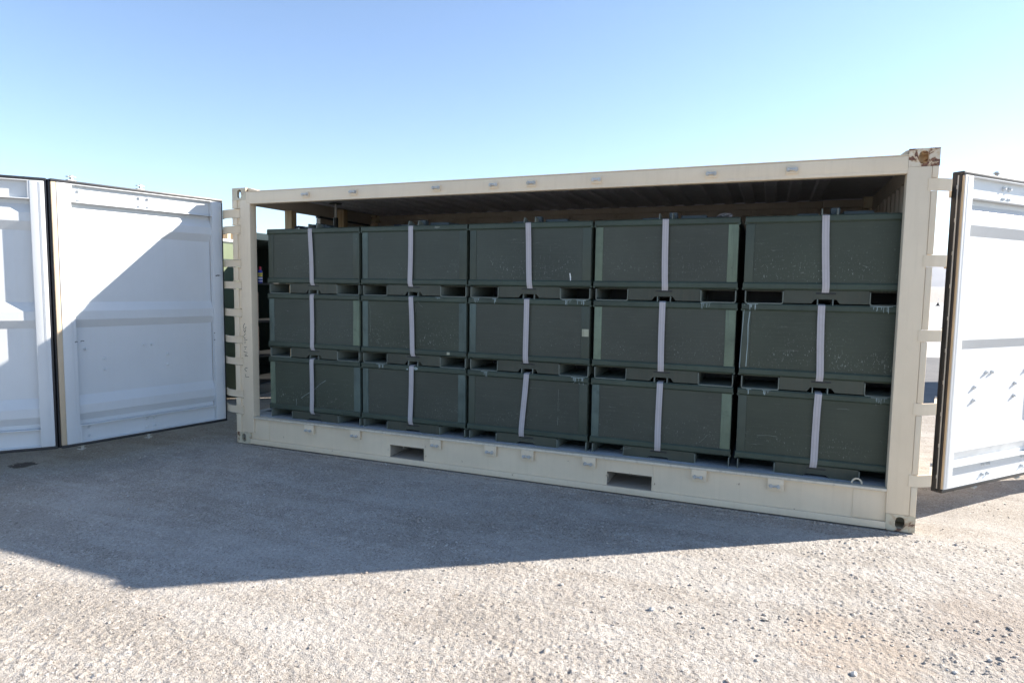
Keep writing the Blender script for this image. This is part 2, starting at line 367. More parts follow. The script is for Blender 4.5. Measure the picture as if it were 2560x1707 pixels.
# ================================================================== SETTING
def ground_mesh():
    def grow(a, end, step, f):
        out = []; p = a; s = step
        while p < end: s *= f; p += s; out.append(p)
        return out
    xf = np.arange(.9, 6.9, .0075); yf = np.arange(-3.5, -.05, .0075)
    xs = np.concatenate([-np.array(grow(-.9, 9000, .01, 1.13))[::-1], xf, np.array(grow(6.9, 9000, .01, 1.13))])
    ys = np.concatenate([-np.array(grow(3.5, 9000, .01, 1.13))[::-1], yf, np.array(grow(-.05, 9000, .01, 1.13))])
    nx, ny = len(xs), len(ys)
    X, Y = np.meshgrid(xs, ys)
    def vnoise(X, Y, sc, seed):
        g = np.random.default_rng(seed).random((256, 256))
        x = X*sc; y = Y*sc; xi = np.floor(x).astype(int); yi = np.floor(y).astype(int); fx = x-xi; fy = y-yi
        fx = fx*fx*(3-2*fx); fy = fy*fy*(3-2*fy); G = lambda a, b: g[a % 256, b % 256]
        return (G(xi, yi)*(1-fx)+G(xi+1, yi)*fx)*(1-fy)+(G(xi, yi+1)*(1-fx)+G(xi+1, yi+1)*fx)*fy - .5
    inf = ((X > .8) & (X < 6.95) & (Y > -3.55) & (Y < -.03)).astype(float)
    Z = np.zeros_like(X)
    near = np.clip(1-(np.hypot(X-4, Y+2)-4)/8, 0, 1)
    Z += near*.0015*vnoise(X, Y, 1.1, 1) + inf*(.0015*vnoise(X, Y, 5, 2) + .0025*vnoise(X, Y, 19, 3) + .0035*vnoise(X, Y, 47, 4) + .0045*vnoise(X, Y, 93, 5))
    rough = np.clip(vnoise(X, Y, 1.6, 9)*2.2+.55, .15, 1.2)
    # embedded pebbles, angular
    n = 30000; cx = rng.uniform(.95, 6.85, n); cy = rng.uniform(-3.45, -.1, n); rr = .003+.007*rng.random(n)**4
    step = .0075; x0 = xf[0]; y0 = yf[0]; ox = int(np.searchsorted(xs, xf[0]-1e-6)); oy = int(np.searchsorted(ys, yf[0]-1e-6))
    for i in range(n):
        r = rr[i]+.004; k = int(r/step)+1; ix = int((cx[i]-x0)/step)+ox; iy = int((cy[i]-y0)/step)+oy
        if ix-k < 0 or iy-k < 0 or ix+k >= nx or iy+k >= ny: continue
        sl = np.s_[iy-k:iy+k+1, ix-k:ix+k+1]
        d = np.abs(X[sl]-cx[i])+np.abs(Y[sl]-cy[i])*.8
        Z[sl] += np.clip(1-d/r/1.2, 0, .6)*rr[i]*1.0*rough[iy, ix]
    dip = np.exp(-((np.maximum(0, np.abs(X-3.03)-3.2))**2+(np.maximum(0, np.abs(Y-1.2)-1.3))**2)/.02)
    Z -= dip*.006
    Z += .0095*np.maximum(0, Y-14.2)
    V = np.stack([X.ravel(), Y.ravel(), Z.ravel()], 1).astype(np.float32)
    idx = np.arange(nx*ny).reshape(ny, nx)
    Q = np.stack([idx[:-1, :-1], idx[:-1, 1:], idx[1:, 1:], idx[1:, :-1]], -1).reshape(-1, 4)
    me = bpy.data.meshes.new('ground'); me.vertices.add(len(V)); me.vertices.foreach_set('co', V.ravel())
    me.loops.add(Q.size); me.loops.foreach_set('vertex_index', Q.ravel().astype(np.int32))
    me.polygons.add(len(Q)); me.polygons.foreach_set('loop_start', np.arange(0, Q.size, 4, dtype=np.int32))
    me.polygons.foreach_set('use_smooth', np.ones(len(Q), bool))
    me.update(calc_edges=True); me.validate()
    me.materials.append(M['ground']); o = bpy.data.objects.new('ground', me); COL.objects.link(o); tag(o, kind='structure')
ground_mesh()

def scatter_stones():
    vs_ = []; fs = []
    ico = bmesh.new(); bmesh.ops.create_icosphere(ico, subdivisions=1, radius=1); iv = np.array([v.co[:] for v in ico.verts]); ifc = [[v.index for v in f.verts] for f in ico.faces]; ico.free()
    pts = []
    for _ in range(16000):
        x = random.uniform(-3, 9); y = random.uniform(-3.8, 0) if random.random() < .8 else random.uniform(-.1, 5)
        if x < 6.12 and y > -.05 and x > -.05: continue
        pts.append((x, y, .0025+.006*random.random()**4))
    for _ in range(1500): pts.append((random.uniform(.1, 6.0), -.045-abs(random.gauss(0, .02)), .0025+.006*random.random()**3))
    for (cx, cy, n, s) in ((5.30, -1.66, 90, .14), (5.55, -1.80, 60, .10), (4.66, -1.75, 40, .22), (5.95, -1.65, 120, .25), (6.2, -1.4, 90, .22), (3.4, -1.45, 60, .3), (2.9, -1.0, 60, .4)):
        for _ in range(n): pts.append((random.gauss(cx, s), random.gauss(cy, s*.6), .003+.007*random.random()**2.5))
    for (x, y) in ((4.32, -1.75), (4.58, -1.79), (4.73, -1.42), (5.05, -1.69), (5.07, -1.77), (5.12, -1.66), (4.9, -1.69), (4.67, -1.72), (4.73, -1.87), (5.22, -1.64), (4.07, -1.48), (4.07, -1.71), (5.63, -1.37), (5.57, -1.38), (5.89, -1.81), (5.48, -2.0), (5.09, -2.06), (4.98, -2.27), (6.06, -1.64), (6.24, -1.26)):
        pts.append((x, y, random.uniform(.009, .015)))
    for k, (x, y, r) in enumerate(pts):
        if -.02 < x < 6.1 and y > -.03: continue
        o = k*len(iv); sc = np.array([r*random.uniform(.8, 1.5), r*random.uniform(.7, 1.2), r*random.uniform(.45, .8)])
        p = iv*sc*(1+.25*(rng.random((len(iv), 1))-.5)); a = random.uniform(0, 6.3); c_, s_ = math.cos(a), math.sin(a)
        q = np.stack([p[:, 0]*c_-p[:, 1]*s_+x, p[:, 0]*s_+p[:, 1]*c_+y, p[:, 2]+r*.25], 1)
        vs_.append(q); fs += [[i+o for i in f] for f in ifc]
    me = bpy.data.meshes.new('gravel'); me.from_pydata(np.concatenate(vs_).tolist(), [], fs); me.materials.append(M['stone'])
    ob = bpy.data.objects.new('gravel', me); COL.objects.link(ob)
    tag(ob, 'small loose stones lying on the dusty gravel ground', 'gravel', kind='stuff')
scatter_stones()

def strip(name, x0, x1, y0, y1, mat, dz):
    f = lambda y: .0095*max(0, y-14.2)+dz
    s = MB(); s.add([(x0, y0, f(y0)), (x1, y0, f(y0)), (x1, y1, f(y1)), (x0, y1, f(y1))], [(0, 1, 2, 3)])
    return tag(s.build(name, mat, smooth=False), kind='structure')
strip('asphalt_road', -60, 90, 5.9, 14.2, M['asphalt'], .008)
strip('concrete_apron', -200, 400, 14.2, 78, M['apron'], .012)

def hills():
    xs = np.linspace(-9000, 9000, 220); rows = [0, .25, .5, .75, 1.0, 1.3]
    vs_ = []
    g = np.random.default_rng(5)
    ph = g.random(12)*6.3
    for r in rows:
        for x in xs:
            h = 150+45*math.sin(x/1300+ph[0])+28*math.sin(x/520+ph[1])+16*math.sin(x/210+ph[2])+8*math.sin(x/90+ph[3])
            pr = math.sin(min(r, 1.0)*math.pi/2)
            rd = 1+.22*math.sin(x/170+r*9+ph[4])*(1 if 0 < r < 1 else 0)
            y = 5200+r*900+180*math.sin(x/700+ph[5])
            vs_.append((x, y, h*pr*rd + .0095*5200 - 8 if r <= 1 else 20))
    n = len(xs); fs = [(j*n+i, j*n+i+1, (j+1)*n+i+1, (j+1)*n+i) for j in range(len(rows)-1) for i in range(n-1)]
    s = MB(); s.add(vs_, fs); tag(s.build('hills', M['hill']), kind='structure')
hills()

# ================================================================== SHIPPING CONTAINER
L, W, H = 6.058, 2.438, 2.591
BOX = empty('shipping_container', 'long cream open-sided shipping container holding rows of green storage boxes', 'shipping container')

def plate_hole(w, h, t, hw, hh, n=28, ccx=None):
    """upright plate in local xz (0..w, 0..h), thickness 0..t in y, with an oval hole"""
    cx, cz = (w/2 if ccx is None else ccx), h/2
    outer = []; inner = []
    for i in range(n):
        a = 2*math.pi*(i+.5)/n; c, s_ = math.cos(a), math.sin(a)
        # superellipse hole
        inner.append((cx+hw*math.copysign(abs(c)**.8, c), cz+hh*math.copysign(abs(s_)**.8, s_)))
        tx = ((w-cx) if c > 0 else cx)/max(1e-6, abs(c)); tz = (h/2)/max(1e-6, abs(s_)); k = min(tx, tz)
        outer.append((cx+c*k, cz+s_*k))
    s = MB(); vs_ = []
    for y in (0, t):
        vs_ += [(p[0], y, p[1]) for p in outer]+[(p[0], y, p[1]) for p in inner]
    fs = []
    for i in range(n):
        j = (i+1) % n
        fs += [(i, j, n+j, n+i), (2*n+i, 2*n+j, 3*n+j, 3*n+i), (n+i, n+j, 3*n+j, 3*n+i), (i, j, 2*n+j, 2*n+i)]
    # corner fills
    s.add(vs_, fs)
    for (X_, Z_) in ((0, 0), (w, 0), (w, h), (0, h)):
        # nearest two outer points around corner
        ds = sorted(range(n), key=lambda i: (outer[i][0]-X_)**2+(outer[i][1]-Z_)**2)[:2]
        a, b = outer[ds[0]], outer[ds[1]]
        s.add([(X_, 0, Z_), (a[0], 0, a[1]), (b[0], 0, b[1]), (X_, t, Z_), (a[0], t, a[1]), (b[0], t, b[1])], [(0, 1, 2), (3, 4, 5), (0, 1, 4, 3), (0, 2, 5, 3)])
    return s
def casting(x, y, z, mat, end=True):
    """x,y = outer corner; box 178 x 162 x 118"""
    s = MB(); t = .026
    sx = 1 if x < L/2 else -1; sy = 1 if y < W/2 else -1
    w_, d_, h_ = .178, .162, .118
    def put(mb, f):
        s.add([f(Vector(v)) for v in mb.v], mb.f)
    put(plate_hole(w_, h_, t, .029, .043, ccx=.092), lambda v: (x+sx*v.x, y+sy*v.y, z+v.z))          # long-side face
    if end: put(plate_hole(d_-t, h_, t, .026, .043), lambda v: (x+sx*v.y, y+sy*(t+v.x), z+v.z))              # end face
    else: s.box(x, x+sx*t, y+sy*t, y+sy*d_, z, z+h_, .003)
    def bb(x0, x1, y0, y1, z0, z1): s.box(x+sx*x0, x+sx*x1, y+sy*y0, y+sy*y1, z+z0, z+z1, .003)
    bb(t, w_, t, d_, h_-.02, h_); bb(t, w_, t, d_, 0, .02)
    bb(w_-.012, w_, t, d_, .02, h_-.02); bb(t, w_-.012, d_-.012, d_, .02, h_-.02)
    o = s.build('corner_casting', mat, BOX)
    return o
c = casting(0, 0, H-.118, M['rust2']); c['label'] = 'casting with light rust and an open oval eye'
c = casting(L, 0, H-.118, M['rust']); c['label'] = 'heavily rusted casting with an oval eye'
for (x, y, z) in ((0, 0, 0), (L, 0, 0), (0, W, 0), (L, W, 0), (0, W, H-.118), (L, W, H-.118)):
    casting(x, y, z, M['rust2'], end=(x, y) != (L, 0))  # lower right end face made solid to block light through its front eye

# front corner posts ------------------------------------------------
gapsL = [(2.297, 2.390), (2.142, 2.223), (1.806, 1.881), (1.585, 1.665), (1.304, 1.386), (1.032, 1.107), (.808, .882), (.472, .548), (.303, .383)]
gapsR = [(2.312, 2.396), (1.815, 1.896), (1.315, 1.396), (.816, .900), (.320, .405)]
s = MB(); s.box(.098, .226, 0, .088, .118, 2.473, .006)
s.box(.0, .098, .062, .15, .118, 2.473, .004) if False else None
postL = s.build('corner_post', M['cream'], BOX)
s = MB(); s.box(5.876, 6.018, 0, .088, .118, 2.473, .006); postR = s.build('corner_post', M['cream'], BOX)
for x0, x1 in ((0, .12), (5.94, L)):
    s = MB(); s.box(x0, x1, 2.30, W-.004, .118, 2.473, .006); s.build('corner_post', M['cream'], BOX)
def blocks(gaps, side):
    z = .118
    for a, b in sorted(gaps)+[(2.473, None)]:
        s = MB()
        if side < 0:
            s.box(.002, .064, -.006, .03, z+.004, a-.004, .006); s.box(.064, .097, .006, .035, z+.004, a-.004, .003)
            s.box(-.002, .0975, -.009, .04, z, z+.006, .001); s.box(-.002, .0975, -.009, .04, a-.006, a, .001)
        else:
            s.box(6.0185, 6.056, -.003, .05, z, a, .006)
        s.build('hinge_knuckle', M['cream'], postL if side < 0 else postR)
        z = b
blocks(gapsL, -1); blocks(gapsR, 1)
# handwriting on the left post
STROKES = [[(0.1335, 1.2404), (0.1178, 1.2189), (0.1123, 1.1977), (0.1229, 1.184), (0.1411, 1.188), (0.1506, 1.2037), (0.1416, 1.2048)], [(0.1135, 1.1743), (0.1252, 1.1584), (0.1327, 1.1423), (0.1361, 1.1588), (0.1439, 1.1778)], [(0.1426, 1.131), (0.1243, 1.1233), (0.116, 1.1065), (0.1204, 1.0903), (0.1373, 1.0877)], [(0.1181, 1.0738), (0.1381, 1.0737), (0.161, 1.0719)], [(0.1329, 1.0604), (0.1298, 1.0344)], [(0.1179, 0.9987), (0.1513, 1.0003)], [(0.1346, 0.9877), (0.1356, 0.9784), (0.1247, 0.9788)], [(0.1106, 0.9536), (0.1347, 0.944), (0.1601, 0.9421)], [(0.1219, 0.9199), (0.1523, 0.9229)], [(0.1227, 0.9039), (0.167, 0.9063)], [(0.1401, 0.9208), (0.1397, 0.9048)], [(0.121, 0.7727), (0.1366, 0.7887), (0.1559, 0.7819)], [(0.121, 0.7727), (0.1267, 0.7589), (0.146, 0.7515)], [(0.1318, 0.7214), (0.1292, 0.6928), (0.1736, 0.6934)]]
for grp in ((0,), (1,), (2,), (3, 4), (5, 6), (7,), (8, 9, 10), (11, 12), (13,)):
    s = MB()
    for i in grp: s.ribbon([(a, -.0005, b) for a, b in STROKES[i]], .0048, .0008, (0, -1, 0))
    s.build('handwritten_letter', M['ink'], postL, smooth=False)

# rails -------------------------------------------------------------
s = MB(); s.box(.1785, 5.8795, -.002, .060, 2.440, 2.546, .006); s.box(.226, 5.876, -.004, .062, 2.431, 2.452, .002)
s.prism([(.178, 2.549), (.178, 2.591), (.20, 2.589), (.34, 2.549)], .03, .16)
s.prism([(5.88, 2.549), (5.88, 2.588), (5.865, 2.586), (5.82, 2.549)], .03, .16)
topr = s.build('top_rail', M['cream'], BOX)
s = MB(); s.box(.1785, 5.8795, -.003, .03, 2.5465, 2.554, .002); s.build('rail_edge', M['edge_rust'], topr)
s = MB(); s.box(.178, 5.88, W-.075, W-.002, 2.44, 2.55, .006); s.box(.13, 5.93, 2.335, 2.362, 2.500, 2.562, .003)
s.box(5.52, 5.94, 2.30, 2.334, 2.49, 2.562, .003)
s.build('rear_top_rail', M['cream_in'], BOX)
# bottom side rail with fork pockets
s = MB(); PK = [(1.840, 2.200), (3.900, 4.260)]
x = .178
for a, b in PK+[(5.88, None)]:
    s.box(x, a, .022, .030, .050, .268, 0)
    if b: s.box(a, b, .022, .030, .166, .268, 0)
    x = b if b else x
s.box(.178, 5.88, -.003, .0215, .004, .054, .004)
s.box(.1785, .405, .017, .0215, .060, .262, .001); s.box(5.673, 5.8795, .017, .0215, .060, .262, .001)
for a, b in PK: s.box(b+.004, b+.012, .019, .0215, .058, .262, .001)
s.build('bottom_rail', M['cream'], BOX)
s = MB(); s.box(.226, 5.876, -.008, .055, .269, .289, .004); s.build('sill_lip', M['tread'], BOX)
s = MB(); s.box(.10, 5.90, .056, .30, .262, .2835, .002); s.build('sill_plate', M['sill'], BOX)
for a, b in PK:
    s = MB(); s.box(a-.006, a, .0305, 2.40, .056, .172, 0); s.box(b, b+.006, .0305, 2.40, .056, .172, 0)
    s.box(a, b, .0305, 2.40, .167, .172, 0); s.box(a, b, .0225, 2.40, .046, .0535, 0)
    for k in range(1, 8): s.box(a+.001, b-.001, .07+k*.3, .075+k*.3, .0535, .058, 0)
    s.build('fork_pocket', M['cream_in'], BOX)
s = MB(); s.box(.10, 5.96, .301, 2.38, .235, .262, .002); s.build('floor', M['sill'], BOX)
s = MB(); s.box(.178, 5.88, W-.03, W-.004, .004, .28, .003)
for a, b in ((.03, .07), (5.99, 6.03)): s.box(a, b, .165, 2.27, .02, .26, .003)
s.build('floor_frame', M['cream'], BOX)
# end sill at the open end
s = MB(); s.box(.005, .0995, .165, 2.29, .2601, .286, .003); s.build('end_sill', M['sill'], BOX)
# rust spots and fork scrapes on the front rail
rs = random.Random(3); s = MB(); s2 = MB()
for (x_, z_) in ((1.83, .12), (2.205, .20), (2.21, .10), (3.89, .14), (4.27, .11), (4.10, .176), (2.0, .175), (5.30, .06), (1.2, .058), (3.1, .056), (5.76, .26), (4.9, .20), (.6, .12), (3.55, .22), (2.6, .10), (.3, .18)):
    for k in range(2):
        a = x_+rs.uniform(-.02, .02); b = z_+rs.uniform(-.01, .01); l = rs.uniform(.006, .02)
        yy = -.0035 if b < .054 else .0215
        (s if k else s2).ribbon([(a, yy, b), (a+rs.uniform(-.004, .004), yy, b-l*.5), (a+rs.uniform(-.004, .004), yy, b-l)], [rs.uniform(.003, .006), rs.uniform(.004, .009), .002], .0006, (0, -1, 0))
s.build('rust_mark', M['edge_rust'], BOX, smooth=False)['kind'] = 'stuff'
s2.build('scrape_mark', M['brown'], BOX, smooth=False)['kind'] = 'stuff'
# lashing brackets
low = [.923, 1.464, 2.330, 2.871, 3.215, 3.753, 4.621, 5.165]
def bolts(s, cx, cz, y, r=.0085, gap=.027):
    for k in (-1, 1):
        s.cyl((cx+k*gap, y, cz), (cx+k*gap, y-.012, cz), r*1.25, n=6); s.cyl((cx+k*gap, y-.012, cz), (cx+k*gap, y-.026, cz), r*.62, n=8)
for cx in low:
    s = MB(); s.box(cx-.056, cx+.056, -.005, .0215, .183, .2685, .003)
    b = s.build('lashing_bracket', M['cream'], BOX)
    t = MB(); bolts(t, cx-.006, .214, -.005, .012, .025); t.cyl((cx-.038, -.016, .214), (cx+.026, -.016, .214), .0065, n=8)
    t.build('bolt', M['steel'], b)
for cx in [.922, 1.467, 2.332, 2.876, 3.214, 3.759, 4.625, 5.172]:
    s = MB(); s.box(cx-.040, cx+.040, -.014, -.0002, 2.464, 2.518, .004)
    b = s.build('lashing_bracket', M['cream'], topr)
    t = MB(); bolts(t, cx, 2.492, -.014, .013, .024); t.cyl((cx-.024, -.022, 2.492), (cx+.024, -.022, 2.492), .010, n=10)
    t.build('bolt', M['steel'], b) if False else t.build('bolt', M['steel'], topr)
# D-ring on the sill
s = MB(); s.tube([(5.698+.032*math.cos(a), .07, .284+.036*math.sin(a)) for a in np.linspace(0, math.pi, 13)], .0065); s.build('lashing_ring', M['cream'], BOX)
for cx in (.9, 1.5, 2.06, 2.83, 3.38, 4.13, 4.86, 5.5):
    s = MB(); s.tube([(cx+.026*math.cos(a), 2.33, 2.475+.026*math.sin(a)) for a in np.linspace(.3, 2*math.pi+.3, 15)], .006)
    s.box(cx-.012, cx+.012, 2.325, 2.345, 2.488, 2.505, .002); s.build('lashing_ring', M['cream_in'], BOX)
# roof
prof = [(.09, 2.584)]; x = .16
while x < 5.50:
    prof += [(x, 2.584), (x+.014, 2.563), (x+.095, 2.563), (x+.109, 2.584)]; x += .209
prof += [(5.98, 2.584)]
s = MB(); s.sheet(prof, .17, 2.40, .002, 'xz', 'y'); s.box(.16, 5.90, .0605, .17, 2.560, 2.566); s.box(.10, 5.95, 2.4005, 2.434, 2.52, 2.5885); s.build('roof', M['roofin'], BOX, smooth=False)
# rear wall
prof = [(.10, 2.395)]; x = .16
while x < 5.8:
    prof += [(x, 2.395), (x+.068, 2.362), (x+.138, 2.362), (x+.206, 2.395)]; x += .278
prof += [(5.97, 2.395)]
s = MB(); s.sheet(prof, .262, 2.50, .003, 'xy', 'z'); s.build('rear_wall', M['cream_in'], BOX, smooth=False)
# closed end wall (right)
prof = [(.09, 5.985)]; y = .13
while y < 2.25:
    prof += [(y, 5.985), (y+.02, 5.958), (y+.09, 5.958), (y+.11, 5.985)]; y += .20
prof += [(2.36, 5.985)]
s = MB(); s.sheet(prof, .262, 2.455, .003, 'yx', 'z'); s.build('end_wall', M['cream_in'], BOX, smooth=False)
s = MB(); s.box(5.955, 6.05, .165, 2.28, 2.455, 2.585, .004); s.build('header_beam', M['cream_in'], BOX)
s = MB(); s.box(.004, .10, .165, 2.28, 2.450, 2.585, .004); s.build('header_beam', M['cream_in'], BOX)

# ------------------------------------------------------------------ side doors
def door(name, P, ang, width, s0, mir, bolt_list, stub=True, clamps=(.747, 1.315), label=None, parent=BOX):
    """local x along the door from its hinge, inner face y=0, thickness towards y=+; mir=-1 flips y"""
    Y = lambda v: v*mir
    a = R(ang)
    z0, z1 = .226, 2.466; w_ = width
    s = MB()
    def bx(x0, x1, y0, y1, zz0, zz1, bev=0, mb=None): (mb or s).box(x0, x1, Y(y0), Y(y1), zz0, zz1, bev)
    # stiles with fine vertical grooves
    for xa, xb in ((s0, s0+.10), (w_-.145, w_-.04)):
        bx(xa, xb, 0, .060, z0, z1, .006)
        for k in (.025, .031, .037): bx(xa+k, xa+k+.0022, -.0012, .0, z0+.01, z1-.01)
    # head and foot channels
    xa, xb = s0+.10, w_-.145
    for zc0, zc1 in ((2.312, z1), (z0, .380)):
        bx(xa, xb, .042, .058, zc0, zc1); bx(xa, xb, .003, .042, zc1-.006, zc1, .001); bx(xa, xb, .003, .042, zc0, zc0+.006, .001)
    bx(xb-.012, xb, .004, .042, 2.318, z1-.006); bx(xb-.012, xb, .004, .042, z0+.006, .374)
    bx(xa, xa+.012, .004, .042, 2.318, z1-.006) if mir < 0 else None
    d = s.build(name, M['white'], parent)
    d.location = (P[0], P[1], 0); d.rotation_euler = (0, 0, a)
    if label: d['label'] = label
    # pressed panel
    prof = [(.380, .062)]
    for (u0, u1, u2, u3) in ((.415, .480, .555, .640), (1.236, 1.306, 1.381, 1.459), (2.055, 2.13, 2.20, 2.275)):
        prof += [(u0, .062), (u1, .026), (u2, .026), (u3, .062)]
    prof += [(2.312, .062)]
    s = MB(); s.sheet([(p[0], Y(p[1])) for p in prof], xa, xb, Y(.0025), 'zy', 'x'); s.build('door_panel', M['white'], d, smooth=False)
    # outer skin
    s = MB(); bx(s0-.001 if mir > 0 else s0, w_-.002, .066, .078, z0-.004, z1+.004, .002, s)
    bx(w_-.04, w_-.002, .006, .064, z0, z1, .004, s) if mir < 0 else bx(w_-.04, w_-.002, .006, .064, z0, z1, .004, s)
    if mir > 0: bx(s0-.006, s0-.0005, .004, .019, z0+.004, z1-.004, .002, s)
    s.build('outer_skin', M['tan'], d)
    # rubber seal
    s = MB(); g0 = s0-.016
    bx(g0 if mir < 0 else s0-.012, w_, .004, .084, z1+.001, z1+.026, .007, s); bx(g0 if mir < 0 else s0-.012, w_, .004, .084, z0-.026, z0-.001, .007, s)
    if mir < 0:
        bx(g0, s0-.001, .006, .07, z0-.02, z1+.02, .006, s); bx(w_-.001, w_+.012, .02, .09, z0-.02, z1+.02, .006, s)
    else:
        bx(s0-.010, s0-.001, .020, .040, z0-.02, z1+.02, .004, s); bx(s0-.012, s0-.001, .050, .084, z0-.02, z1+.02, .005, s)
        bx(w_-.001, w_+.02, .006, .07, z0-.02, z1+.02, .006, s)
    s.build('seal', M['gasket'], d)
    if mir > 0:
        s = MB(); bx(s0-.009, s0-.001, .041, .049, z0, z1, .001, s)
        for k in range(10): bx(s0-.013, s0-.001, .040, .0515, .3+k*.23, .328+k*.23, .002, s)
        s.build('seal_strip', M['steel'], d)
    # bolts
    for (u, zz) in bolt_list:
        lv = .042 if (zz > 2.3 or zz < .38) else .062
        t = MB(); t.cyl((u, Y(lv), zz), (u, Y(lv-.008), zz), .016, n=14); t.cyl((u, Y(lv-.008), zz), (u, Y(lv-.020), zz), .011, .008, n=10); t.build('bolt', M['white'], d)
    # locking-bar cams at top and bottom
    for u in clamps:
        for zz, sg in ((2.485, 1), (.205, -1)):
            t = MB(); yy = Y(.085)
            t.cyl((u, yy, zz), (u, yy, zz+sg*.062), .0135, n=12)
            for k in (.020, .050):
                zc = zz+sg*k
                t.prism([(u-.040, yy-.006), (u-.012, yy-.018), (u+.012, yy-.018), (u+.040, yy-.010), (u+.030, yy+.012), (u-.020, yy+.016)], zc-.0035, zc+.0035, 'xy', 'z')
            t.build('locking_cam', M['steel'], d)
        t = MB(); t.cyl((u, Y(.105), .21), (u, Y(.105), 2.48), .014, n=10)
        for zz in (.5, 1.2, 1.9): t.box(u-.04, u+.04, Y(.079), Y(.120), zz, zz+.06, .004)
        t.build('locking_bar', M['tan'], d)
    return d
BL = [(.704, 2.416), (.781, 2.416), (1.281, 2.416), (1.345, 2.416), (.704, 2.339), (.781, 2.339), (1.281, 2.339), (1.345, 2.339),
      (1.346, 1.046), (1.268, 1.046), (1.118, .945), (1.117, .847), (.777, 1.05), (.702, 1.05), (.554, .945), (.554, .845),
      (1.272, .347), (1.272, .268), (.779, .345), (.705, .345), (.779, .265), (.705, .265), (1.349, .347), (1.349, .268)]
door1 = door('side_door', (-.185, .038), -103.26, 1.50, 0.0, -1, BL, label='near-square white door leaf beside the left post, half in shade')
door2 = door('side_door', (-.556, -1.436), -130.0, 1.50, .022, -1, [], clamps=(.5, 1.1), label='white door leaf cut off by the left edge, tapered ledges across it')
# RD: origin where the front corner stands
a49 = R(49)
door3 = door('side_door', (6.290, .373), 49.0, 1.50, 0.0, 1, [(u-.137, z) for u, z in BL if u < 1.26 and z > 1.9 or z < 1.2], clamps=(.55, 1.17), label='sunlit white door leaf swung back beyond the right post')
door4 = door('side_door', (7.285, 1.523), 44.6, 1.42, 0.02, 1, [], clamps=(.4, 1.0), label='outer white door leaf folded on beyond the right edge, shading the ground')
# small holes/screws on door 1
s = MB()
for i in range(3):
    for j in range(3): s.cyl((1.217-.015*i, -.0605, 1.958-.02*j), (1.217-.015*i, -.0585, 1.958-.02*j), .0032, n=6)
s.build('vent_hole', M['ink'], door1)
s = MB()
for (u, zz, ll) in ((.03, 1.72, .05), (.045, 1.715, .035), (.10, 1.13, .012), (.10, 1.06, .012), (1.352, 1.115, .02), (1.30, 1.12, .03)):
    s.ribbon([(u, .001, zz), (u+ll*.5, .001, zz+.004), (u+ll, .001, zz-.003)], .006, .0008, (0, 1, 0))
s.build('scuff', M['ink'], door1)
# hinge arms (curved straps)
def arm(poly, z0, z1, door_obj, th=.014):
    s = MB(); n = len(poly); P = [Vector((a, b, 0)) for a, b in poly]; vs_ = []
    for zz in (z0, z1):
        for sgn in (0, 1):
            for i in range(n):
                d = (P[min(i+1, n-1)]-P[max(i-1, 0)]).normalized(); nn = Vector((-d.y, d.x, 0))
                q = P[i]+nn*th*sgn; vs_.append((q.x, q.y, zz))
    fs = []
    for i in range(n-1):
        fs += [(i, i+1, 2*n+i+1, 2*n+i), (n+i, n+i+1, 3*n+i+1, 3*n+i), (i, i+1, n+i+1, n+i), (2*n+i, 2*n+i+1, 3*n+i+1, 3*n+i)]
    fs += [(0, n, 3*n, 2*n), (n-1, 2*n-1, 4*n-1, 3*n-1)]
    s.add(vs_, fs); o = s.build('hinge_arm', M['cream'], BOX)
    return o
armL = [(-.235, .100), (-.19, .060), (-.13, .032), (-.06, .016), (.0, .012), (.05, .010), (.087, .010)]
for a, b in gapsL: arm(armL, a+.004, b-.004, door1)
armR = [(6.0, -.004), (6.045, -.003), (6.07, .011), (6.10, .030), (6.145, .0595), (6.152, .09), (6.164, .15), (6.222, .425)]
for a, b in gapsR: arm(armR, a+.002, b-.002, door3)
# closed leaf of the end doors, with its seal
s = MB(); s.box(.015, .06, 1.265, 2.30, .30, 2.425, .006); s.box(.05, .075, 1.265, 1.37, .30, 2.425, .004)
ed = s.build('end_door', M['cream_in'], BOX)
s = MB(); s.box(.018, .072, 1.25, 2.30, 2.427, 2.447, .004); s.build('seal', M['gasket'], ed)

s = MB(); s.box(-1.17, -.01, 2.425, 2.475, .03, 2.46, .006); s.box(-1.16, -.03, 2.418, 2.425, .30, 2.32, .002)  # unseen open leaf with hinges, added to shade the green panel and ground
shade_leaf = s.build('end_door', M['cream_in'], BOX)
s = MB()
for zz in (.4, 1.0, 1.6, 2.2): s.box(-.06, .02, 2.41, 2.437, zz, zz+.1, .003)
s.build('hinge', M['cream'], shade_leaf)

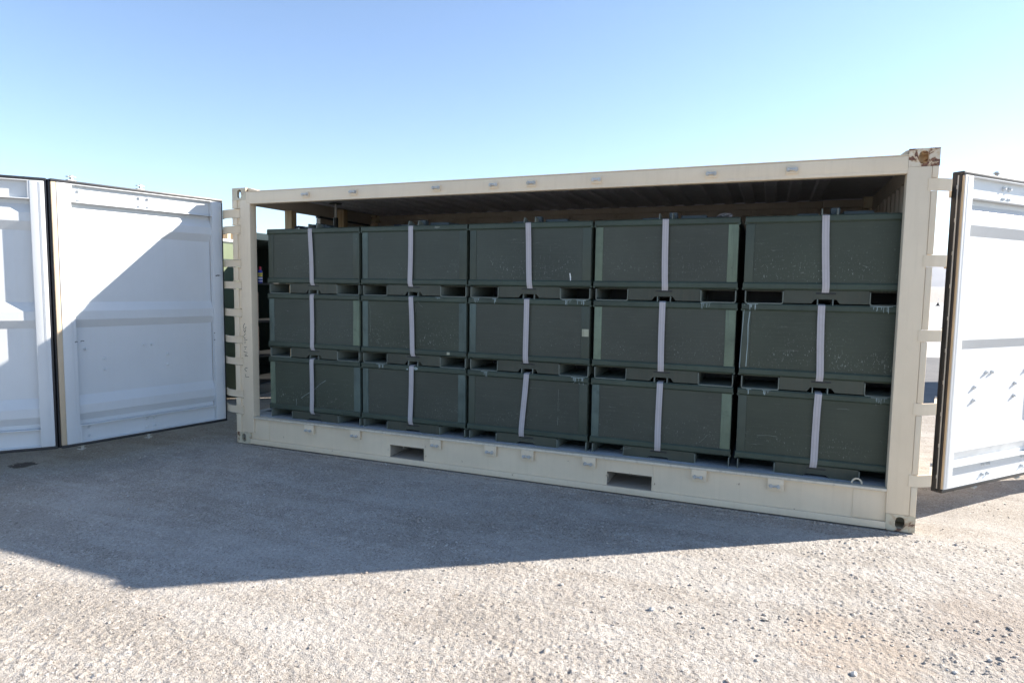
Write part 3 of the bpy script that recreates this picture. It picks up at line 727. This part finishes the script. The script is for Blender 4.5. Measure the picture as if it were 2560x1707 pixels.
# ================================================================== STORAGE BOXES
def make_box():
    t = empty('storage_box', '', 'storage box', group='green storage boxes stacked in the container')
    BW, BD = 1.12, 1.32
    # base between the fork tubes
    s = MB(); s.prism([(.292, .010), (.478, .010), (.500, .040), (.640, .040), (.662, .010), (.846, .010), (.846, .102), (.292, .102)], .010, .022)
    s.box(.30, .84, .35, .36, .02, .10); s.box(.03, 1.09, .05, BD-.02, .094, .100)
    s.build('base_panel', M['base'], t)
    s = MB(); s.box(.505, .635, .0075, .0098, .076, .088, .001); s.build('slot', M['black'], t)
    for xa, xb in ((.022, .290), (.848, 1.108)):
        s = MB(); q = .010; th = .007
        for (x0, x1, zz0, zz1) in ((xa, xa+th, .018, .094), (xb-th, xb, .018, .094), (xa+.018, xb-.018, 0, th)): s.box(x0, x1, .004, BD-.01, zz0, zz1, .001)
        # rounded lower corners
        for cx, sg in ((xa+.018, -1), (xb-.018, 1)):
            pr = [(cx+sg*.018*math.sin(u), .018-.018*math.cos(u)) for u in np.linspace(0, math.pi/2, 6)]
            pr += [(cx+sg*.011*math.sin(u), .018-.011*math.cos(u)) for u in np.linspace(math.pi/2, 0, 6)]
            s.prism(pr, .004, BD-.01)
        s.build('fork_tube', M['edge'], t)
        s = MB(); s.box(xa+th, xb-th, .5, .51, th, .09); s.build('tube_inner_plate', M['black'], t)  # black plate closing the tube partway in
    # body
    s = MB(); s.box(.010, .018, .03, BD-.02, .104, .60); s.box(BW-.018, BW-.010, .03, BD-.02, .104, .60); s.box(.02, BW-.02, BD-.03, BD-.02, .104, .60)
    s.build('side_wall', M['post_dark'], t)
    s = MB(); s.box(.073, 1.034, .013, .022, .157, .590, 0); s.build('front_panel', M['panelA'], t)
    for xa, xb in ((.010, .0725), (1.0345, 1.108)):
        s = MB(); s.box(xa, xb, .009, .05, .157, .590, .004); s.build('corner_post', M['post_dark'], t)
    # rails with a rolled lower lip
    def rail(z0, z1):
        s = MB(); s.prism([(-.002, z0+.012), (.010, z0), (.060, z0), (.060, z1), (.006, z1), (-.002, z1-.010)], .004, 1.116, 'yz', 'x')
        for xe in (.008, 1.112): s.cyl((xe, .002, (z0+.006)), (xe, .03, (z0+.006)), .010, n=10)
        return s
    rail(.104, .157).build('bottom_rail', M['rail'], t)
    s = rail(.590, .643); s.box(.004, 1.116, BD-.06, BD, .590, .643, .003); s.box(.004, .05, .061, BD-.061, .590, .643, .003); s.box(1.07, 1.116, .061, BD-.061, .590, .643, .003)
    s.build('top_rail', M['rail'], t)
    # lid
    s = MB(); s.box(.052, 1.068, .062, BD-.062, .615, .641, .002); lid = s.build('lid', M['rail'], t)
    for xe in (.518, .618):
        s = MB(); s.prism([(.004, .641), (.006, .668), (.014, .686), (.05, .686), (.12, .660), (.16, .642)], xe-.0035, xe+.0035, 'yz', 'x'); s.build('strap_lug', M['edge'], t)
    return t
proto = make_box()
strap_x = [[(.868, .887), (2.004, 1.996), (3.146, 3.166), (4.286, 4.297), (5.409, 5.435)],
           [(.885, .883), (2.005, 2.024), (3.142, 3.139), (4.282, 4.286), (5.412, 5.427)],
           [(.871, .868), (2.015, 2.002), (3.153, 3.109), (4.284, 4.280), (5.423, 5.415)]]
colx = [.324, 1.458, 2.587, 3.721, 4.866]; rowz = [1.546, .904, .2625]
ordc = ['leftmost', 'second from the left', 'middle', 'second from the right', 'rightmost']; rown = ['top', 'middle', 'bottom']
# posts: (left,right) tone per box
PT = {(0, 0): 'dd', (0, 1): 'bd', (0, 2): 'dd', (0, 3): 'pp', (0, 4): 'dd',
      (1, 0): 'bp', (1, 1): 'bb', (1, 2): 'bd', (1, 3): 'pp', (1, 4): 'dd',
      (2, 0): 'pb', (2, 1): 'bb', (2, 2): 'dd', (2, 3): 'bp', (2, 4): 'dd'}
LB = {(0, 0): 'green storage box with a leaning strap, topmost of the leftmost stack',
      (0, 1): 'dark green storage box with dull edges, topmost of the second stack from the left',
      (0, 2): 'green storage box with a short white mark, topmost of the middle stack',
      (0, 3): 'storage box with bright pale green end posts, topmost of the second stack from the right',
      (0, 4): 'speckled green storage box topmost of the rightmost stack, below the end wall',
      (1, 0): 'green storage box with a pale right post, middle of the leftmost stack',
      (1, 1): 'scratched storage box with bluish end posts, middle of the second stack from the left',
      (1, 2): 'green storage box with a square sticker on its right post, middle stack',
      (1, 3): 'brownish storage box with pale green posts, middle of the second stack from the right',
      (1, 4): 'green storage box with two long pale drips, middle of the rightmost stack',
      (2, 0): 'green storage box with a curved scratch and pale posts, bottom of the leftmost stack',
      (2, 1): 'storage box with a worn patch under its strap, bottom of the second stack from left',
      (2, 2): 'dark green storage box with a strongly slanting strap, bottom of the middle stack',
      (2, 3): 'brownish storage box with a bluish left post, bottom of the second stack from the right',
      (2, 4): 'olive storage box with a band of white scratches, bottom of the rightmost stack'}
panelm = {(0, 3): 'panelB', (1, 3): 'panelB', (1, 2): 'panelB', (2, 3): 'panelB', (2, 2): 'panelB', (2, 1): 'panelB', (2, 4): 'panelC', (1, 4): 'panelC', (0, 4): 'panelC', (2, 0): 'panelC', (1, 1): 'panelC'}
BOXES = {}
pm = {'d': 'post_dark', 'p': 'post_pale', 'b': 'post_blue'}
first = True
for r in range(3):
    for c_ in range(5):
        t = proto if first else copy_tree(proto); first = False
        BOXES[(r, c_)] = t
for (r, c_), t in BOXES.items():
    jx = random.uniform(-.003, .003); t.location = (colx[c_]+jx, .118+random.uniform(-.002, .003), rowz[r])
    t['label'] = LB[(r, c_)]; t.rotation_euler = (0, 0, R(random.uniform(-.18, .18)))
    posts = sorted([o for o in t.children if o.name.startswith('corner_post')], key=lambda o: o.data.vertices[0].co.x)
    for o, k in zip(posts, PT[(r, c_)]):
        if k != 'd':
            o.data = o.data.copy(); o.data.materials[0] = M[pm[k]]; o['label'] = 'faded pale green post' if k == 'p' else 'faded bluish green post'
    pn = [o for o in t.children if o.name.startswith('front_panel')][0]
    if (r, c_) in panelm: pn.data = pn.data.copy(); pn.data.materials[0] = M[panelm[(r, c_)]]
    # strap
    xt, xb = strap_x[r][c_]; xt -= t.location.x; xb -= t.location.x
    prof = [(.14, .6475), (.05, .6465), (.012, .6455), (-.004, .636), (-.0065, .60), (-.0055, .50), (-.0045, .35), (-.005, .22), (-.0065, .15), (-.006, .115), (.006, .094), (.010, .085)]
    wst = .024; n = len(prof); V = []; Fc = []
    for i, (yy, zz) in enumerate(prof):
        k = min(1, max(0, (.64-zz)/(.64-.09))); xx = xt+(xb-xt)*k + .0015*math.sin(i*1.3+c_)
        V += [(xx-wst, yy, zz), (xx+wst, yy, zz)]
    V += [(x_, y_+.0022, z_-.0010) for x_, y_, z_ in V]; m2 = 2*n
    for i in range(n-1):
        Fc += [(2*i, 2*i+1, 2*i+3, 2*i+2), (m2+2*i, m2+2*i+2, m2+2*i+3, m2+2*i+1), (2*i, 2*i+2, m2+2*i+2, m2+2*i), (2*i+1, m2+2*i+1, m2+2*i+3, 2*i+3)]
    me = bpy.data.meshes.new('strap'); me.from_pydata(V, [], Fc)
    uvl = me.uv_layers.new(name='UVMap')
    for p in me.polygons:
        for li in p.loop_indices:
            vi = me.loops[li].vertex_index; uvl.data[li].uv = ((vi % 2)*1.0, V[vi][2])
    me.materials.append(M['strap']); me.polygons.foreach_set('use_smooth', [True]*len(me.polygons)); me.set_sharp_from_angle(angle=R(40))
    o = bpy.data.objects.new('strap', me); COL.objects.link(o); o.parent = t

def drip(box, pts, wdt=.004, name='paint_drip', mat='drip'):
    t = BOXES[box]; s = MB()
    for p in pts:
        q = [(a-t.location.x, -.0024 if (b-t.location.z > .59 or b-t.location.z < .157) else (.0085 if (a-t.location.x < .0725 or a-t.location.x > 1.0345) else .0125), b-t.location.z) for a, b in p]
        s.ribbon(q, [wdt*random.uniform(.5, 1.2) for _ in q], .0006, (0, -1, 0))
    s.build(name, M[mat], t, smooth=False)
def runs(x0, x1, ztop, n, l0=.02, l1=.05):
    out = []
    for i in range(n):
        x = random.uniform(x0, x1); l = random.uniform(l0, l1)
        out.append([(x, ztop), (x+random.uniform(-.003, .003), ztop-l*.5), (x+random.uniform(-.004, .004), ztop-l)])
    out.append([(x0-.01, ztop), ((x0+x1)/2, ztop-.002), (x1+.01, ztop)])
    return out
drip((1, 2), runs(2.64, 2.69, 1.542, 5)+runs(2.83, 2.85, 1.542, 2)+runs(3.47, 3.53, 1.543, 6)+runs(3.59, 3.65, 1.543, 5))
drip((1, 1), runs(2.27, 2.30, 1.542, 2, .01, .02))
drip((1, 3), runs(4.58, 4.64, 1.543, 5))
drip((2, 2), runs(2.73, 2.78, .901, 4, .03, .05)+runs(3.56, 3.66, .901, 7, .02, .06))
drip((2, 1), runs(1.64, 1.71, .901, 6, .02, .055))
drip((2, 4), runs(4.94, 4.955, .902, 3, .03, .055)+runs(5.05, 5.09, .902, 4, .02, .04)+runs(5.77, 5.85, .902, 8, .02, .06))
drip((1, 4), runs(4.92, 4.975, 1.543, 6)+runs(5.73, 5.85, 1.543, 7))
drip((1, 4), [[(4.892, 1.538), (4.889, 1.49)], [(4.888, 1.487), (4.884, 1.38), (4.878, 1.25), (4.876, 1.17), (4.874, 1.06)], [(4.931, 1.487), (4.922, 1.39), (4.925, 1.25), (4.921, 1.15), (4.919, 1.07)]], .006)
drip((0, 2), [[(3.517, 1.765), (3.523, 1.73), (3.529, 1.703)]], .011, 'white_mark', 'tape')
drip((2, 2), [[(3.44, .79), (3.439, .70), (3.437, .60)], [(3.438, .55), (3.436, .48)]], .003, 'scratch_mark', 'edge')
drip((1, 0), [[(.40, 1.30), (.404, 1.25), (.402, 1.21)]], .004, 'scratch_mark', 'edge')
drip((1, 1), [[(1.545, 1.46), (1.552, 1.40), (1.549, 1.30), (1.553, 1.20)], [(2.03, 1.50), (2.05, 1.46), (2.045, 1.40)], [(2.06, 1.52), (2.09, 1.47), (2.12, 1.45)]], .003, 'scratch_mark', 'edge')
drip((0, 4), [[(5.35, 1.735), (5.352, 1.75), (5.36, 1.745)], [(5.66, 1.83), (5.70, 1.815)]], .003, 'scratch_mark', 'edge')
drip((2, 4), [[(5.55, .80), (5.60, .803), (5.63, .80)], [(5.02, .55), (5.10, .56), (5.16, .555)]], .003, 'scratch_mark', 'edge')
drip((2, 3), [[(4.60, .45), (4.63, .48), (4.66, .52)], [(3.98, .335), (4.03, .345), (4.07, .35)]], .003, 'scratch_mark', 'edge')
drip((0, 1), [[(2.25, 2.17), (2.27, 2.165), (2.30, 2.17)]], .02, 'worn_patch', 'edge')
drip((2, 0), [[(.72, .50), (.80, .55), (.87, .585), (.96, .66), (1.03, .70)], [(.66, .49), (.663, .42)]], .003, 'scratch_mark', 'drip')
def sticker(box, x0, x1, z0, z1, mat='sticker'):
    t = BOXES[box]; s = MB(); s.box(x0-t.location.x, x1-t.location.x, .0078, .0092, z0-t.location.z, z1-t.location.z); s.build('sticker', M[mat], t, smooth=False)
sticker((1, 2), 3.632, 3.690, 1.244, 1.305)
t = BOXES[(1, 1)]; s = MB(); s.box(2.378-t.location.x, 2.406-t.location.x, -.0032, -.0018, 1.026-t.location.z, 1.050-t.location.z); s.build('sticker', M['sticker'], t, smooth=False)
# worn patch by strap top of (2,1)
t = BOXES[(2, 1)]; s = MB()
for k in range(9):
    x_ = random.uniform(1.955, 2.07)-t.location.x; z_ = random.uniform(.602, .634)
    s.ribbon([(x_, -.0024, z_), (x_+.012, -.0024, z_+random.uniform(-.006, .006)), (x_+.022, -.0024, z_)], [.004, .012, .003], .0005, (0, -1, 0))
s.build('worn_patch', M['drip'], t, smooth=False)
# latches and raised plates on the lids of the top row
for c_ in range(5):
    t = BOXES[(0, c_)]; lid = [o for o in t.children if o.name.startswith('lid')][0]
    s = MB()
    if c_ == 0:
        for xa, h in ((.41, .668), (.435, .695), (.49, .690), (.53, .700), (.565, .690), (.60, .686), (.64, .683)):
            s.box(xa, xa+.02, .10, .22, .642, h, .003)
        s.box(.39, .70, .10, .30, .641, .668, .004); s.box(.75, 1.0, .3, .5, .641, .676, .004)
    else:
        s.box(.36, .50, .14, .30, .641, .668, .005); s.box(.665, .86, .14, .40, .641, .679, .006); s.box(.86, .95, .16, .36, .641, .664, .004)
        s.box(.58, .64, .10, .16, .641, .70, .004)
    s.build('lid_latch', M['bluebeam'], lid)

# ------------------------------------------------------------------ odds and ends in and on the stacks
def ribbon_bundle(name, label, cx, cy, cz, n, spread, mat):
    s = MB()
    for k in range(n):
        pts = []; ph = random.uniform(0, 6)
        for i in range(9):
            a = ph+i*.75; pts.append((cx+math.cos(a)*spread*random.uniform(.5, 1), cy+math.sin(a)*spread*.6, cz+.012+.022*abs(math.sin(i*.9+k))))
        s.ribbon(pts, .022, .002, (0, .3, 1))
    return tag(s.build(name, mat), label, 'webbing', 'loose webbing on the top boxes')
ribbon_bundle('webbing_bundle', 'dark crumpled webbing on the leftmost top box, beside the timber post', .60, .30, 2.192, 4, .07, M['webdark'])
ribbon_bundle('webbing_bundle', 'small dark webbing scrap on the second top box from the left', 1.70, .40, 2.192, 3, .05, M['webdark'])
ribbon_bundle('webbing_bundle', 'grey crumpled webbing at the right end of the box with two pale posts', 4.72, .26, 2.192, 4, .06, M['strap'])
for (x, y, z0, z1, lab) in ((.075, .76, .2865, 2.450, 'pale timber post in the open end, in front of the sky'), (.20, 1.52, .2625, 2.545, 'brown timber post standing in shade behind the leftmost boxes')):
    s = MB(); s.box(-.045, .045, -.045, .045, 0, z1-z0, .004); o = s.build('timber_post', M['wood']); o.location = (x, y, z0); o.rotation_euler = (0, 0, R(4)); tag(o, lab, 'timber post', 'timber posts in the container')
for (x, z, lab) in ((.590, 1.553, 'short timber block in the upper left fork tube, top box'), (.590, .911, 'short timber block in the left fork tube of the middle box')):
    s = MB(); s.box(-.016, .014, 0, .30, 0, .078, .002); o = s.build('timber_block', M['wood']); o.location = (x, .15, z); tag(o, lab, 'timber block', 'timber blocks in fork tubes')
e = empty('shoring_jack', 'steel screw jack with a round plate pressed to the roof above the leftmost box', 'jack', (.50, 1.0, 2.19))
s = MB(); s.cyl((0, 0, 0), (0, 0, .20), .026, n=14); s.build('sleeve', M['black'], e)
s = MB(); s.cyl((0, 0, .20), (0, 0, .352), .011, .010, n=10)
for k in range(12): s.cyl((0, 0, .205+k*.011), (0, 0, .210+k*.011), .014, n=10)
s.build('screw', M['steel'], e)
s = MB(); s.cyl((0, 0, .352), (0, 0, .359), .070, n=24); s.build('head_plate', M['black'], e)

# ================================================================== GREEN CONTAINER BEHIND (end of its long side seen through the gap)
G = empty('storage_container', 'open-sided green storage container standing behind the left end', 'shipping container', (-1.95, 0, 0))
gy0, gy1, gyo = -2.0, 4.6, 2.02
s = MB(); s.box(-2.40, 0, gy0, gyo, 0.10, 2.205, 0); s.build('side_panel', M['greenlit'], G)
s = MB()
for z_ in (2.195, 1.955): s.box(-.01, .006, gy0, gyo, z_, z_+.022)
s.build('panel_groove', M['greendark'], G)
s = MB(); s.box(-2.40, .01, gy0, gyo, 2.218, 2.252, .003); s.build('roof_edge', M['tape'], G)
s = MB(); s.box(-.10, .005, gyo, gy1, 2.285, 2.385, .006); s.build('top_beam', M['beam'], G)
s = MB(); s.box(-.10, .005, gyo, gy1, 0.0, .15, .006); s.build('bottom_beam', M['bluebeam'], G)
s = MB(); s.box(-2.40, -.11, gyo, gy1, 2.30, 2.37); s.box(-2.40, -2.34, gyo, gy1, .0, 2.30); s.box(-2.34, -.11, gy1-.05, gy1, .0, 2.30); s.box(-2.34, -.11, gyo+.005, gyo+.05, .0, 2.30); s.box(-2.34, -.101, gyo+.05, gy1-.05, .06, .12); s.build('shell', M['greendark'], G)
s = MB(); s.box(-.12, .003, gyo, gyo+.10, .15, 2.235, .004); s.box(-.12, .003, gy1-.1, gy1, .15, 2.235, .004); s.build('corner_post', M['greendark'], G)
s = MB(); s.box(.006, 1.20, 2.80, 2.85, .10, 2.38, .004); s.build('shading_leaf', M['greendark'], G)  # unseen leaf added to keep sun off the shelves and canisters
for z_ in (1.06, .54, 1.63, .15):
    s = MB(); s.box(-.62, -.085, gyo+.12, gy1-.12, z_, z_+.025, .002); s.build('shelf', M['black'], G)
# canisters on its shelves
s = MB(); s.cyl((0, 0, 0), (0, 0, .135), .040, n=16); s.cyl((0, 0, .135), (0, 0, .145), .040, .032, n=16)
can0 = None
k = 0
for z_, nm in ((1.085, 'middle'), (.565, 'lower')):
    for lv, tn in enumerate(('bottom', 'centre', 'top')):
        if can0 is None: o = can0 = s.build('canister', M['brown'])
        else: o = can0.copy(); COL.objects.link(o)
        o.location = (-2.175, 2.555, z_+lv*.146)
        tag(o, 'squat bronze canister on the %s shelf, %s of its stack of three' % (nm, tn), 'canister', 'bronze canisters stacked on the shelves')
# spray can
cn = empty('spray_can', 'blue spray can with a red cap and yellow emblem on the upper shelf', 'spray can', (-2.10, 2.58, 1.655))
s = MB(); s.cyl((0, 0, 0), (0, 0, .175), .033, n=20); s.cyl((0, 0, .175), (0, 0, .195), .033, .022, n=20); s.build('can_body', M['can_blue'], cn)
s = MB(); s.cyl((0, 0, .196), (0, 0, .245), .019, .015, n=16); s.build('cap', M['can_red'], cn)
s = MB(); s.cyl((0, 0, .095), (0, 0, .150), .0336, n=20); s.build('emblem', M['can_yellow'], cn)
s = MB(); s.cyl((0, 0, .060), (0, 0, .078), .0336, n=20); s.cyl((0, 0, .022), (0, 0, .034), .0336, n=20); s.build('band', M['can_white'], cn)
fc = bpy.data.curves.new('lettering', 'FONT'); fc.body = 'WD-40'; fc.size = .026; fc.extrude = .0006; fc.align_x = 'CENTER'
tmp = bpy.data.objects.new('tmp_text', fc); COL.objects.link(tmp)
dg = bpy.context.evaluated_depsgraph_get(); me = bpy.data.meshes.new_from_object(tmp.evaluated_get(dg)); bpy.data.objects.remove(tmp)
me.name = 'lettering'; me.materials.clear(); me.materials.append(M['can_blue']); o = bpy.data.objects.new('lettering', me); COL.objects.link(o); o.parent = cn
ang = math.atan2(5.08+2.1, 5.0+2.58); o.location = (.0345*math.sin(ang), -.0345*math.cos(ang), .113); o.rotation_euler = (R(90), 0, ang)
# timber pieces on the green container's roof
s = MB(); s.box(-.5, .02, 0, .06, 0, .13, .004)
p0 = None
for i, y in enumerate((1.50, 1.66, 1.82, 1.97)):
    if p0 is None: o = p0 = s.build('timber_batten', M['plank'])
    else: o = p0.copy(); COL.objects.link(o)
    o.location = (-1.97, y, 2.2525)
    tag(o, 'bleached timber batten on the green container roof, %s of four' % ('nearest', 'second nearest', 'third nearest', 'farthest')[i], 'timber', 'timber battens on the roof')

# ================================================================== FAR THINGS
# second cream container parked to the right, its shadow lies across the road
O = empty('shipping_container', 'closed cream container parked beyond the right edge, shading the road', 'shipping container', (10.4, 8.15, 0))
s = MB(); s.box(0, 6.058, 0, 2.438, .02, .16, .01); s.box(0, 6.058, 0, 2.438, 2.48, 2.58, .01); s.build('frame', M['cream'], O)
s = MB(); pr = [(.05, .03)]; x = .1
while x < 5.8: pr += [(x, .03), (x+.07, .06), (x+.14, .06), (x+.21, .03)]; x += .278
pr += [(6.0, .03)]
s.sheet(pr, .16, 2.48, .003, 'xy', 'z'); s.sheet([(a, 2.438-b) for a, b in pr], .16, 2.48, .003, 'xy', 'z'); s.box(.02, .05, .03, 2.40, .16, 2.48); s.box(6.0, 6.04, .03, 2.40, .16, 2.48)
s.build('wall', M['cream'], O, smooth=False)
for x in (0, 5.88):
    for y in (0, 2.276): 
        for z in (0, 2.473): s = MB(); s.box(x, x+.178, y, y+.162, z, z+.118, .006); s.build('corner_casting', M['cream'], O)
def far_z(y): return .0095*max(0, y-14.2)
# small truck
vy = 155.0; vx = 5.08+(vy+5)*.1945
T = empty('truck', 'tiny distant blue truck on the pale desert flat', 'truck', (vx-1.1, vy, far_z(vy)), R(78))
s = MB(); s.box(-1.0, 2.6, -.85, .85, .5, 1.15, .05); s.box(-.95, -.2, -.8, .8, 1.15, 1.75, .12); s.build('body', M['carblue'], T)
s = MB(); s.box(-.97, -.5, -.82, .82, 1.2, 1.6, .05); s.build('window', M['glass'], T)
s = MB(); s.box(.1, 2.55, -.8, .8, 1.16, 1.75, .05); s.build('load', M['tape'], T)
for x in (-.4, 1.9):
    for y in (-.88, .66): s = MB(); s.cyl((x, y, .36), (x, y+.22, .36), .36, n=16); s.build('wheel', M['tyre'], T)
my = 66.0; mx = 5.08+(my+5)*.2035
K = empty('road_marker', 'small dark cone-footed marker with a thin pole far out on the apron', 'marker', (mx, my, far_z(my)+.012))
s = MB(); s.cyl((0, 0, 0), (0, 0, .04), .22, .20, n=16); s.cyl((0, 0, .04), (0, 0, .30), .15, .04, n=16); s.build('base', M['tyre'], K)
s = MB(); s.cyl((0, 0, .3), (0, 0, .75), .02, n=8); s.build('pole', M['tape'], K)

# ================================================================== HAZE
hm = bpy.data.materials.new('haze'); hm.use_nodes = True; hn = hm.node_tree.nodes; hn.clear()
pv = hn.new('ShaderNodeVolumePrincipled'); pv.inputs['Color'].default_value = (.75, .85, 1, 1); pv.inputs['Density'].default_value = .00009; pv.inputs['Anisotropy'].default_value = .2
ho = hn.new('ShaderNodeOutputMaterial'); hm.node_tree.links.new(pv.outputs[0], ho.inputs['Volume'])
s = MB(); s.box(-9500, 9500, -9500, 9500, -14, 360); tag(s.build('haze', hm, smooth=False), kind='stuff')
